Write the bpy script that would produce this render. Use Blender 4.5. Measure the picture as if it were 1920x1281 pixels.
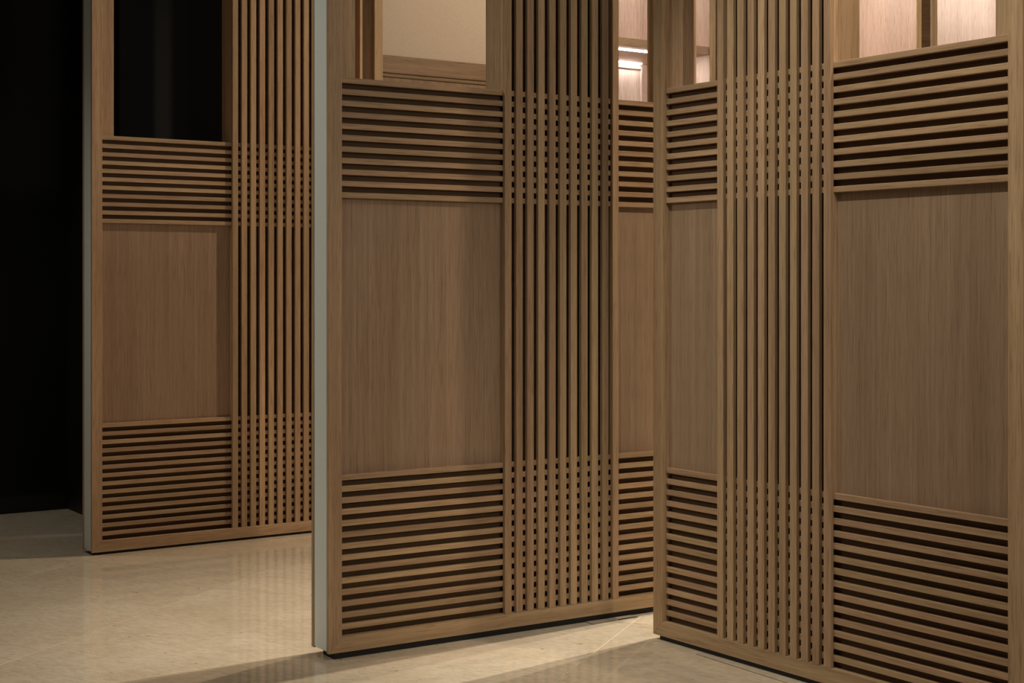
import bpy, bmesh, math, random
from mathutils import Vector, Matrix
random.seed(4)
for o in list(bpy.data.objects):
    bpy.data.objects.remove(o)
scene = bpy.context.scene
C = scene.collection

# ------------------------------------------------------------ camera
CAM_Z = 0.924
cam_d = bpy.data.cameras.new('camera')
cam = bpy.data.objects.new('camera', cam_d); C.objects.link(cam)
cam.location = (0, 0, CAM_Z); cam.rotation_euler = (math.pi/2, 0, 0)
cam_d.sensor_fit = 'HORIZONTAL'; cam_d.sensor_width = 36.0
cam_d.lens = 2798.877/1920*36.0
cam_d.shift_y = -(640.5-527.19)/1920
cam_d.clip_start = 0.05
scene.camera = cam

# ------------------------------------------------------------ view, world
vs = scene.view_settings
vs.view_transform = 'Standard'; vs.look = 'None'; vs.exposure = 0.0; vs.gamma = 1.0
vs.use_curve_mapping = False
world = bpy.data.worlds.new('world'); scene.world = world; world.use_nodes = True
bg = world.node_tree.nodes['Background']
bg.inputs[0].default_value = (1.0, 0.93, 0.82, 1); bg.inputs[1].default_value = 0.035

# the room's own axes: u runs along the open doors, w runs into the room
ORG = Vector((-0.44505, 3.62636, 0)); TH = 0.585
def room(u, w, z=0.0):
    c, s = math.cos(TH), math.sin(TH)
    return Vector((ORG.x+u*c-w*s, ORG.y+u*s+w*c, z))

def lamp(name, kind, uwz, energy, col, target=None, **kw):
    d = bpy.data.lights.new(name, kind); d.energy = energy; d.color = col
    for k, v in kw.items(): setattr(d, k, v)
    o = bpy.data.objects.new(name, d); C.objects.link(o)
    o.location = room(*uwz)
    if target is not None:
        o.rotation_euler = (room(*target)-o.location).to_track_quat('-Z', 'Y').to_euler()
    return o
WARM = (1.0, 0.80, 0.58); NEUT = (1.0, 0.91, 0.765); SOFT = (1.0, 0.90, 0.75)
# ceiling downlights of the lit room behind the doors
for (u, w, e, tg, cone, col) in ((3.6, 0.15, 540, (0.55, -0.1, 0), 40, SOFT), (2.9, 0.26, 185, (0.55, 0.0, 0), 38, SOFT),
                                 (2.3, 0.85, 205, (0.42, 1.2, 0.75), 80, WARM), (1.2, -1.6, 130, (1.05, 0.0, 0.8), 50, WARM)):
    lamp('room_downlight', 'SPOT', (u, w, 2.95), e, col, target=tg, spot_size=math.radians(cone), spot_blend=1.0, shadow_soft_size=0.02)
lamp('room_wall_fill', 'SPOT', (2.6, 1.35, 2.95), 85, WARM, target=(2.1, 2.78, 1.9), spot_size=math.radians(120), spot_blend=1.0, shadow_soft_size=0.05)  # unseen spot added to brighten the fabric wall
lamp('room_wall_fill', 'SPOT', (4.6, 1.35, 2.95), 85, WARM, target=(4.8, 2.78, 2.0), spot_size=math.radians(120), spot_blend=1.0, shadow_soft_size=0.05)  # another added spot, to brighten the cabinet fronts
# corridor in front of the doors: a downlight, a front light and added fills
lamp('corridor_downlight', 'SPOT', (-0.32, -1.10, 3.0), 116, NEUT, target=(0.80, -1.05, 0.75), spot_size=math.radians(56), spot_blend=0.75, shadow_soft_size=0.012)
lamp('corridor_ambient_panel', 'AREA', (-0.5, -2.3, 3.1), 20, NEUT, target=(-0.5, -2.2, 0.0), shape='RECTANGLE', size=3.2, size_y=3.2)  # wide overhead panel added in place of the corridor's diffuse ambient light
lamp('corridor_front_light', 'AREA', (0.62, -4.6, 2.3), 26, NEUT, target=(0.5, 0.0, 0.8), shape='RECTANGLE', size=0.7, size_y=0.7)  # soft panel on the camera side, facing the middle door
lamp('corridor_side_fill', 'SPOT', (-3.0, 1.0, 2.7), 125, NEUT, target=(0.0, 0.60, 1.05), spot_size=math.radians(42), spot_blend=0.7, shadow_soft_size=0.2)  # unseen spot added to brighten the grey door edges

lamp('corridor_end_fill', 'SPOT', (-0.75, 2.2, 3.0), 46, NEUT, target=(-0.65, 2.35, 0.0), spot_size=math.radians(66), spot_blend=1.0, shadow_soft_size=0.04)  # fill spot added to lift the far floor by the black wall

# ------------------------------------------------------------ materials
def mat_new(name):
    m = bpy.data.materials.new(name); m.use_nodes = True
    nt = m.node_tree; b = nt.nodes['Principled BSDF']
    return m, nt, b
def N(nt, t, **kw):
    n = nt.nodes.new(t)
    for k, v in kw.items(): setattr(n, k, v)
    return n
def ramp(nt, stops):
    r = N(nt, 'ShaderNodeValToRGB'); e = r.color_ramp.elements
    while len(e) < len(stops): e.new(0.5)
    for i, (p, c) in enumerate(stops):
        e[i].position = p; e[i].color = (*c, 1)
    return r
def plain(name, col, rough=0.5, metal=0.0, spec=0.5):
    m, nt, b = mat_new(name)
    b.inputs['Base Color'].default_value = (*col, 1); b.inputs['Roughness'].default_value = rough
    b.inputs['Metallic'].default_value = metal; b.inputs['Specular IOR Level'].default_value = spec
    return m
def oak(name, axis, light, dark, hue=0.5, vary=0.22, rough=0.5, fine=1.0, cath=0.0):
    """oak with the grain along the given local axis, every piece from another plank"""
    m, nt, b = mat_new(name); L = nt.links.new
    tc = N(nt, 'ShaderNodeTexCoord'); oi = N(nt, 'ShaderNodeObjectInfo')
    off = N(nt, 'ShaderNodeVectorMath', operation='SCALE'); off.inputs['Scale'].default_value = 37.0
    cmb = N(nt, 'ShaderNodeCombineXYZ')
    for i in range(3): L(oi.outputs['Random'], cmb.inputs[i])
    L(cmb.outputs[0], off.inputs[0])
    add = N(nt, 'ShaderNodeVectorMath', operation='ADD'); L(tc.outputs['Object'], add.inputs[0]); L(off.outputs[0], add.inputs[1])
    def noise(al, ac, detail, dist=0.0, rgh=0.6):
        mp = N(nt, 'ShaderNodeMapping'); s = [ac, ac, ac]; s[axis] = al
        mp.inputs['Scale'].default_value = s; L(add.outputs[0], mp.inputs[0])
        n = N(nt, 'ShaderNodeTexNoise'); n.inputs['Scale'].default_value = 1.0; n.inputs['Detail'].default_value = detail
        n.inputs['Roughness'].default_value = rgh; n.inputs['Distortion'].default_value = dist
        L(mp.outputs[0], n.inputs['Vector']); return n
    n1 = noise(1.1, 55*fine, 4, 0.25)
    r1 = ramp(nt, [(0.30, dark), (0.52, [0.5*(a+c) for a, c in zip(dark, light)]), (0.72, light)]); L(n1.outputs['Fac'], r1.inputs[0])
    n2 = noise(14, 420*fine, 2, 0.0, 0.5)
    r2 = ramp(nt, [(0.33, (0.66, 0.62, 0.56)), (0.48, (1, 1, 1))]); L(n2.outputs['Fac'], r2.inputs[0])
    mx = N(nt, 'ShaderNodeMix', data_type='RGBA', blend_type='MULTIPLY'); mx.inputs[0].default_value = 0.8
    L(r1.outputs[0], mx.inputs[6]); L(r2.outputs[0], mx.inputs[7])
    n3 = noise(0.5, 9, 3, 0.6)
    r3 = ramp(nt, [(0.3, (0.86, 0.85, 0.83)), (0.7, (1.1, 1.1, 1.1))]); L(n3.outputs['Fac'], r3.inputs[0])
    mx2 = N(nt, 'ShaderNodeMix', data_type='RGBA', blend_type='MULTIPLY'); mx2.inputs[0].default_value = 1.0
    L(mx.outputs[2], mx2.inputs[6]); L(r3.outputs[0], mx2.inputs[7])
    hs = N(nt, 'ShaderNodeHueSaturation'); L(mx2.outputs[2], hs.inputs['Color'])
    mr = N(nt, 'ShaderNodeMapRange'); mr.inputs[3].default_value = hue-0.007; mr.inputs[4].default_value = hue+0.006
    ml = N(nt, 'ShaderNodeMath', operation='MULTIPLY'); ml.inputs[1].default_value = 7.31
    fr = N(nt, 'ShaderNodeMath', operation='FRACT'); L(oi.outputs['Random'], ml.inputs[0]); L(ml.outputs[0], fr.inputs[0])
    L(fr.outputs[0], mr.inputs[0]); L(mr.outputs[0], hs.inputs['Hue'])
    mv = N(nt, 'ShaderNodeMapRange'); mv.inputs[3].default_value = 1-vary/2; mv.inputs[4].default_value = 1+vary/2
    L(oi.outputs['Random'], mv.inputs[0]); L(mv.outputs[0], hs.inputs['Value'])
    L(hs.outputs[0], b.inputs['Base Color'])
    b.inputs['Roughness'].default_value = rough; b.inputs['Specular IOR Level'].default_value = 0.3
    bp = N(nt, 'ShaderNodeBump'); bp.inputs['Strength'].default_value = 0.10; bp.inputs['Distance'].default_value = 0.0006
    L(n2.outputs['Fac'], bp.inputs['Height']); L(bp.outputs[0], b.inputs['Normal'])
    return m
LT, DK = (0.53, 0.366, 0.220), (0.37, 0.241, 0.138)
OAK_Z = oak('oak_grain_vertical', 2, LT, DK)
OAK_X = oak('oak_grain_horizontal', 0, LT, DK)
SL, SD = [0.93*c for c in LT], [0.93*c for c in DK]
SLAT_Z = oak('oak_slat_vertical', 2, SL, SD)
SLAT_X = oak('oak_slat_horizontal', 0, SL, SD)
VEN_Z = oak('oak_veneer_panel', 2, (0.368, 0.255, 0.170), (0.290, 0.195, 0.125), vary=0.04, rough=0.48, fine=1.8)
RAIL_X = oak('brown_oak_rail', 0, [0.62*c for c in LT], [0.62*c for c in DK])
RAIL_Z = oak('brown_oak_wainscot', 2, [0.62*c for c in LT], [0.62*c for c in DK], vary=0.05)
CAB_Z = oak('pale_oak_cabinet', 2, (0.66, 0.53, 0.44), (0.57, 0.445, 0.36), vary=0.05, rough=0.5, fine=0.8)
CAB_X = oak('pale_oak_shelf', 0, (0.50, 0.35, 0.24), (0.36, 0.24, 0.16), vary=0.05, rough=0.5)
STAIN = oak('dark_stained_backing_and_gap_shade', 0, (0.12, 0.070, 0.036), (0.075, 0.042, 0.021), vary=0.05, rough=0.7)  # stained backing boards; also paints the shade between the cabinets
GREY = plain('pale_grey_edge_paint', (0.74, 0.80, 0.78), 0.38)
STEEL = plain('brushed_steel', (0.55, 0.55, 0.55), 0.3, 1.0)
BLACKSK = plain('black_skirting', (0.006, 0.006, 0.006), 0.6)
GAPM = plain('dark_joint', (0.03, 0.025, 0.02), 0.8)

def black_wall():
    m, nt, b = mat_new('black_painted_wall'); L = nt.links.new
    tc = N(nt, 'ShaderNodeTexCoord'); n = N(nt, 'ShaderNodeTexNoise'); n.inputs['Scale'].default_value = 1.8; n.inputs['Detail'].default_value = 6
    L(tc.outputs['Object'], n.inputs['Vector'])
    r = ramp(nt, [(0.3, (0.006, 0.006, 0.0066)), (0.75, (0.012, 0.012, 0.013))]); L(n.outputs['Fac'], r.inputs[0]); L(r.outputs[0], b.inputs['Base Color'])
    b.inputs['Roughness'].default_value = 0.7; b.inputs['Specular IOR Level'].default_value = 0.12
    return m
BLACKW = black_wall()
def stone():
    m, nt, b = mat_new('polished_cream_limestone'); L = nt.links.new
    tc = N(nt, 'ShaderNodeTexCoord'); oi = N(nt, 'ShaderNodeObjectInfo')
    cmb = N(nt, 'ShaderNodeCombineXYZ'); L(oi.outputs['Random'], cmb.inputs[0]); L(oi.outputs['Random'], cmb.inputs[1])
    off = N(nt, 'ShaderNodeVectorMath', operation='SCALE'); off.inputs['Scale'].default_value = 23.0; L(cmb.outputs[0], off.inputs[0])
    add = N(nt, 'ShaderNodeVectorMath', operation='ADD'); L(tc.outputs['Object'], add.inputs[0]); L(off.outputs[0], add.inputs[1])
    def noise(sc, rotz, scale, detail, rgh=0.6, dist=0.0):
        mp = N(nt, 'ShaderNodeMapping'); mp.inputs['Scale'].default_value = sc; mp.inputs['Rotation'].default_value = (0, 0, rotz)
        L(add.outputs[0], mp.inputs[0])
        n = N(nt, 'ShaderNodeTexNoise'); n.inputs['Scale'].default_value = scale; n.inputs['Detail'].default_value = detail
        n.inputs['Roughness'].default_value = rgh; n.inputs['Distortion'].default_value = dist
        L(mp.outputs[0], n.inputs['Vector']); return n
    n1 = noise((1, 1, 1), 0, 3.0, 8, 0.62, 0.4)
    r1 = ramp(nt, [(0.30, (0.60, 0.505, 0.375)), (0.52, (0.665, 0.57, 0.44)), (0.72, (0.73, 0.64, 0.505))]); L(n1.outputs['Fac'], r1.inputs[0])
    n2 = noise((150, 36, 40), 0, 1.0, 6, 0.65, 0.6)
    r2 = ramp(nt, [(0.34, (0.81, 0.79, 0.75)), (0.60, (1.03, 1.03, 1.03))]); L(n2.outputs['Fac'], r2.inputs[0])
    mx = N(nt, 'ShaderNodeMix', data_type='RGBA', blend_type='MULTIPLY'); mx.inputs[0].default_value = 1
    L(r1.outputs[0], mx.inputs[6]); L(r2.outputs[0], mx.inputs[7])
    n3 = noise((110, 42, 50), 0, 1.0, 3, 0.5, 0.5)
    r3 = ramp(nt, [(0.245, (0.38, 0.32, 0.24)), (0.295, (1, 1, 1))]); L(n3.outputs['Fac'], r3.inputs[0])
    mx2 = N(nt, 'ShaderNodeMix', data_type='RGBA', blend_type='MULTIPLY'); mx2.inputs[0].default_value = 1
    L(mx.outputs[2], mx2.inputs[6]); L(r3.outputs[0], mx2.inputs[7])
    L(mx2.outputs[2], b.inputs['Base Color'])
    mr = N(nt, 'ShaderNodeMapRange'); mr.inputs[3].default_value = 0.04; mr.inputs[4].default_value = 0.085
    L(n1.outputs['Fac'], mr.inputs[0]); L(mr.outputs[0], b.inputs['Roughness'])
    b.inputs['Specular IOR Level'].default_value = 0.75
    return m
STONE = stone()
GROUT = plain('pale_grout', (0.84, 0.77, 0.64), 0.5)
def fabric():
    m, nt, b = mat_new('beige_fabric'); L = nt.links.new
    tc = N(nt, 'ShaderNodeTexCoord'); n = N(nt, 'ShaderNodeTexNoise'); n.inputs['Scale'].default_value = 260; n.inputs['Detail'].default_value = 2
    L(tc.outputs['Object'], n.inputs['Vector'])
    r = ramp(nt, [(0.3, (0.52, 0.42, 0.33)), (0.7, (0.60, 0.49, 0.39))]); L(n.outputs['Fac'], r.inputs[0]); L(r.outputs[0], b.inputs['Base Color'])
    b.inputs['Roughness'].default_value = 0.9
    return m
FABRIC = fabric()
def emit(name, col, s):
    m, nt, b = mat_new(name)
    b.inputs['Base Color'].default_value = (0.8, 0.8, 0.8, 1)
    b.inputs['Emission Color'].default_value = (*col, 1); b.inputs['Emission Strength'].default_value = s
    return m
LED = emit('led_strip_light', (1.0, 0.93, 0.89), 38.0)
LEDBACK = emit('led_back_light', (1.0, 0.94, 0.92), 34.0)
LEDTOP = emit('led_top_light', (1.0, 0.92, 0.87), 33.0)

# ------------------------------------------------------------ helpers
_mesh = {}
def box_mesh(sx, sy, sz, bev, m):
    k = (round(sx, 5), round(sy, 5), round(sz, 5), bev, m.name)
    if k not in _mesh:
        bm = bmesh.new(); bmesh.ops.create_cube(bm, size=1.0)
        bmesh.ops.scale(bm, vec=(sx, sy, sz), verts=bm.verts)
        if bev: bmesh.ops.bevel(bm, geom=list(bm.edges), offset=bev, segments=1, affect='EDGES')
        me = bpy.data.meshes.new('piece'); bm.to_mesh(me); bm.free(); me.materials.append(m); _mesh[k] = me
    return _mesh[k]
def link(name, me, parent=None, loc=(0, 0, 0)):
    o = bpy.data.objects.new(name, me); C.objects.link(o); o.location = loc
    if parent is not None: o.parent = parent
    return o
def box(name, x0, x1, y0, y1, z0, z1, m, parent=None, bev=0.0007):
    me = box_mesh(x1-x0, y1-y0, z1-z0, bev, m)
    o = link(name, me, parent, ((x0+x1)/2, (y0+y1)/2, (z0+z1)/2))
    return o
def empty(name, loc, rz, label, cat, group=None, kind=None):
    o = bpy.data.objects.new(name, None); C.objects.link(o); o.location = loc; o.rotation_euler = (0, 0, rz)
    o.empty_display_size = 0.1
    if label: o['label'] = label
    if cat: o['category'] = cat
    if group: o['group'] = group
    if kind: o['kind'] = kind
    return o
def prism(name, poly, y0, y1, m, parent, extra=None):
    """x-z polygon pushed from y0 to y1, plus optional boxes, as one mesh"""
    bm = bmesh.new()
    cx = sum(p[0] for p in poly)/len(poly); cz = sum(p[1] for p in poly)/len(poly); cy = (y0+y1)/2
    a = [bm.verts.new((x-cx, y0-cy, z-cz)) for x, z in poly]; b = [bm.verts.new((x-cx, y1-cy, z-cz)) for x, z in poly]
    n = len(poly); bm.faces.new(a); bm.faces.new(b[::-1])
    for i in range(n): bm.faces.new((a[i], b[i], b[(i+1) % n], a[(i+1) % n]))
    bmesh.ops.recalc_face_normals(bm, faces=bm.faces)
    bmesh.ops.bevel(bm, geom=list(bm.edges), offset=0.0007, segments=1, affect='EDGES')
    for (x0, x1, yy0, yy1, z0, z1) in (extra or []):
        r = bmesh.ops.create_cube(bm, size=1.0)
        bmesh.ops.scale(bm, vec=(x1-x0, yy1-yy0, z1-z0), verts=r['verts'])
        bmesh.ops.translate(bm, vec=((x0+x1)/2-cx, (yy0+yy1)/2-cy, (z0+z1)/2-cz), verts=r['verts'])
    me = bpy.data.meshes.new(name); bm.to_mesh(me); bm.free(); me.materials.append(m)
    return link(name, me, parent, (cx, cy, cz))
def cyl(name, r, h, m, parent, loc, seg=20):
    bm = bmesh.new(); bmesh.ops.create_cone(bm, cap_ends=True, segments=seg, radius1=r, radius2=r, depth=h)
    me = bpy.data.meshes.new(name); bm.to_mesh(me); bm.free(); me.materials.append(m)
    return link(name, me, parent, loc)
ROOM = (ORG.x, ORG.y, 0)

# ------------------------------------------------------------ floor of diagonal slabs
flo = empty('floor', ROOM, TH, None, None, kind='structure')
flo['label'] = 'polished cream limestone floor laid in diagonal slabs'
box('grout_bed', -5.5, 8.5, -4.6, 5.0, -0.06, -0.0012, GROUT, flo, 0)
A = math.radians(35.7)
ts = [-5.852, -4.552, -3.252, -1.952, -0.652, 0.648, 0.860, 2.160, 3.460, 4.760, 6.06, 7.36]
ns = [0.0745+0.6495*k for k in range(-11, 11)]
for i in range(len(ts)-1):
    for j in range(len(ns)-1):
        tc_, nc_ = (ts[i]+ts[i+1])/2, (ns[j]+ns[j+1])/2
        u = tc_*math.cos(A)-nc_*math.sin(A); w = tc_*math.sin(A)+nc_*math.cos(A)
        p = room(u, w)
        if not (-4.2 < p.x < 5.5 and -0.6 < p.y < 8.8): continue
        if not (-4.9 < u < 7.9 and -4.0 < w < 4.4): continue
        g = 0.0011
        me = box_mesh(ts[i+1]-ts[i]-0.0036, ns[j+1]-ns[j]-2*g, 0.02, 0, STONE)
        o = link('floor_tile', me, flo, (u, w, -0.01)); o.rotation_euler = (0, 0, A)
# cover plates of the floor pivot and the fine joint under the closed door
box('pivot_plate_joint', 0.766, 0.924, -0.041, 0.060, 0.0, 0.0004, GAPM, flo, 0)
box('pivot_cover_plate', 0.7685, 0.8575, -0.0385, 0.058, 0.0, 0.0012, STONE, flo, 0)
box('pivot_cover_plate', 0.8605, 0.9215, -0.030, 0.058, 0.0, 0.0012, STONE, flo, 0)
box('floor_joint', 0.7885, 0.7905, -1.60, -0.44, 0.0, 0.0004, GAPM, flo, 0)

# ------------------------------------------------------------ walls
wl_ = empty('wall_left', ROOM, TH, 'matt black painted wall with a return beside the doors', None, kind='structure')
box('wall_face', -4.5, 0.20, 2.76, 2.90, 0.076, 3.05, BLACKW, wl_, 0)
box('wall_return', 0.20, 0.88, 2.12, 2.90, 0.076, 3.05, BLACKW, wl_, 0.004)
bb = empty('baseboard_left', ROOM, TH, 'black recessed skirting under the black wall', None, kind='structure')
box('skirting', -4.5, 0.21, 2.775, 2.89, 0.0, 0.076, BLACKSK, bb, 0)
box('skirting', 0.21, 0.87, 2.135, 2.89, 0.0, 0.076, BLACKSK, bb, 0)

wb = empty('wall_back', ROOM, TH, 'back wall with a beige fabric field over an oak rail and panels', None, kind='structure')
WB = 2.78
box('wall_core', 0.89, 2.32, WB+0.03, WB+0.14, 0.0, 3.05, RAIL_X, wb, 0)
box('fabric_panel', 0.90, 2.30, WB+0.012, WB+0.03, 1.960, 3.05, FABRIC, wb, 0)
box('rail', 0.90, 2.30, WB, WB+0.03, 1.884, 1.966, RAIL_X, wb, 0.003)
box('moulding', 0.90, 2.30, WB+0.006, WB+0.03, 1.866, 1.884, RAIL_X, wb, 0.003)
box('moulding', 0.90, 2.30, WB+0.008, WB+0.03, 0.0, 0.12, RAIL_X, wb, 0.003)
for k in range(2):
    box('wall_panel', 0.90+0.7*k+0.002, 0.90+0.7*(k+1)-0.002, WB+0.012, WB+0.03, 0.12, 1.866, RAIL_Z, wb, 0.002)

# ------------------------------------------------------------ lit display cabinets along the back wall
def cabinet(u0, u1, label):
    e = empty('display_cabinet', room((u0+u1)/2, WB), TH, label, 'cabinet', 'lit display cabinets along the back wall')
    h = (u1-u0)/2; D = 0.48; t = 0.041
    box('side_panel', -h, -h+t, 0, D, 0, 3.0, CAB_Z, e, 0.002)
    box('side_panel', h-t, h, 0, D, 0, 3.0, CAB_Z, e, 0.002)
    for x0, x1 in ((-h, -h+t), (h-t, h)):
        box('front_edge', x0, x1, -0.004, 0, 0, 3.0, OAK_Z, e, 0.001)
    bk = box('back_panel', -h+t, h-t, D, D+0.02, 0, 3.0, CAB_Z, e, 0)
    box('plinth', -h+t, h-t, 0.03, D, 0, 0.10, CAB_X, e, 0)
    box('top_board', -h+t, h-t, 0, D, 2.955, 3.0, CAB_X, e, 0.002)
    for z in (0.9, 2.130):
        sh = box('shelf', -h+t, h-t, 0.004, D, z, z+0.043, CAB_X, e, 0.002)
        for y0, y1, m in ((0.085, 0.112, LED), (D-0.034, D-0.014, LEDBACK)):
            st = box('led_strip', -h+t+0.10, h-t-0.10, y0, y1, z-0.004, z, m, e, 0); st.parent = sh
            st.location = Vector(st.location)-Vector(sh.location)
    st = box('led_strip', -h+t+0.03, h-t-0.03, 0.14, 0.20, 2.951, 2.955, LEDTOP, e, 0)
    # moulded frames on the back of the niche
    for (z0, z1) in ((0.98, 2.112), (2.20, 2.93)):
        a, b_ = -h+t+0.075, h-t-0.075
        for bx in ((a, a+0.012, z0, z1), (b_-0.012, b_, z0, z1), (a+0.012, b_-0.012, z0, z0+0.012), (a+0.012, b_-0.012, z1-0.012, z1)):
            box('panel_moulding', bx[0], bx[1], D-0.008, D, bx[2], bx[3], CAB_Z, e, 0.002)
    return e
cabinet(2.32, 3.677, 'lit oak display cabinet seen through the middle door, next to the fabric wall')
cabinet(3.775, 5.289, 'lit oak display cabinet left of the dark gap, seen through the right door')
cabinet(5.387, 6.90, 'lit oak display cabinet right of the dark gap, seen through the right door')
wr = empty('cabinet_gap_shade', ROOM, TH, 'dark strips standing in for the shadow gaps between the cabinets', None, kind='structure')
box('gap_shade_strip', 3.678, 3.774, WB+0.014, WB+0.50, 0, 3.0, STAIN, wr, 0)  # dark strip set nearly flush, painting in the shade of the gap
box('gap_shade_strip', 5.290, 5.386, WB+0.014, WB+0.50, 0, 3.0, STAIN, wr, 0)

# ------------------------------------------------------------ the slatted pivot doors
WF, LW, LN, P, S = 0.03562, 0.47091, 0.20157, 0.03482, 0.02074
WS, WLA, WP, T = 0.0012, 0.0125, 0.0255, 0.0998
HR, ZL, ZU0, ZU1, HT = 0.03728, 0.43235, 1.11241, 1.40801, 2.80
SH = 0.0137; PH = (ZU1-ZU0-SH)/10
BAND = 10*P+S
W = 2*WF+LW+LN+BAND
IS = 0.0485            # how far the inner stile shows beyond the frame
def door(loc, rz, wide_first, label):
    e = empty('slatted_pivot_door', loc, rz, label, 'screen', 'oak slatted pivot doors')
    first, last = (LW, LN) if wide_first else (LN, LW)
    b0 = WF+first; b1 = b0+BAND; xr = W-WF
    for y0, y1, yf in ((0.0, 0.0137, (0.0137, WP)), (T-0.0137, T, (T-WP, T-0.0137))):
        front = y0 == 0.0
        prism('frame_stile', [(0, 0), (WF, HR), (WF, HT-HR), (0, HT)], y0, y1, OAK_Z, e, [(0.007, WF-0.0002, yf[0], yf[1], HR, HT-HR)])
        prism('frame_stile', [(W, 0), (W, HT), (W-WF, HT-HR), (W-WF, HR)], y0, y1, OAK_Z, e, [(W-WF+0.0002, W-0.007, yf[0], yf[1], HR, HT-HR)])
        prism('bottom_rail', [(0, 0), (W, 0), (W-WF, HR), (WF, HR)], y0, y1, OAK_X, e, [(WF, W-WF, yf[0], yf[1], 0.004, HR-0.0002)])
        prism('top_rail', [(0, HT), (WF, HT-HR), (W-WF, HT-HR), (W, HT)], y0, y1, OAK_X, e, [(WF, W-WF, yf[0], yf[1], HT-HR+0.0002, HT-0.004)])
    for x0, x1 in ((0.0015, 0.007), (W-0.007, W-0.0015)):
        o = box('edge_strip', x0, x1, 0.0139, T-0.0139, 0.003, HT-0.003, GREY, e, 0.001)
        o['label'] = 'pale grey painted edge of the door'
    # solid core behind the lattices and panels, stiles round the open upper fields
    box('core_board', 0.0075, W-0.0075, 0.0305, T-WP-0.0005, 0.004, ZU1-0.002, VEN_Z, e, 0)
    for a, b in ((0.0075, WF+IS), (W-WF-IS, W-0.0075)):
        box('inner_stile', a, b, WP+0.0005, T-WP-0.0005, ZU1-0.002, HT-HR, OAK_Z, e, 0.001)
    box('band_core', b0+0.0003, b1-0.0003, 0.0270, T-0.0005, ZU1-0.002, HT-HR, OAK_Z, e, 0.001)
    # dark backing behind the slats
    box('backing_board', WF, xr, WP, 0.0302, HR, ZL-0.002, STAIN, e, 0)
    box('backing_board', WF, xr, WP, 0.0302, ZU0+0.002, ZU1-0.001, STAIN, e, 0)
    box('backing_board', b0+S, b1-S, WP, 0.0268, ZL, ZU0, STAIN, e, 0)
    box('backing_board', b0+S, b1-S, WP, 0.0268, ZU1, HT-HR, STAIN, e, 0)
    # flush veneer panels
    for a, b in ((WF, b0), (b1, xr)):
        box('door_panel', a, b, WP, 0.0303, ZL-0.001, ZU0+0.001, VEN_Z, e, 0)
    # side battens closing the slat band where no lattice passes
    for a in (b0, b1-S):
        for z0, z1 in ((ZL+0.0002, ZU0-0.0002), (ZU1+0.0002, HT-HR)):
            box('band_batten', a+0.0004, a+S-0.0004, WLA, WP+0.002, z0, z1, OAK_Z, e, 0.0005)
    for i in range(14):
        z = ZL-i*PH
        box('lattice_slat', WF, xr, WLA, WP, z-SH, z, SLAT_X, e)
    for i in range(11):
        z = ZU0+i*PH
        box('lattice_slat', WF, xr, WLA, WP, z, z+SH, SLAT_X, e)
    for i in range(11):
        x = b0+i*P
        box('vertical_slat', x, x+S, WS, WLA, HR, HT-HR, SLAT_Z, e)
    gap = loc[2]
    o = box('brush_seal_and_shade', 0.018, W-0.018, 0.008, T-0.030, -gap+0.0005, 0.004, BLACKSK, e, 0); o['label'] = 'black brush seal under the door, widened to stand in for the shadow there'  # brush seal spread under the door as a black contact shadow, stopping light
    px = b0+BAND*0.55
    cyl('pivot_pin', 0.012, gap+0.004, STEEL, e, (px, T/2, (0.004-gap)/2))
    return e
door((-0.44505, 3.62636, 0.0162), 0.566, True, 'oak slatted pivot door in the middle, open, with its wide grey edge showing')
door((-1.41196, 5.01713, 0.0091), 0.59038, True, 'oak slatted pivot door furthest back at the left, beside the black wall')
door((0.36489, 3.86094, 0.0120), -0.9502, False, 'oak slatted pivot door nearest at the right, set at right angles to the others')
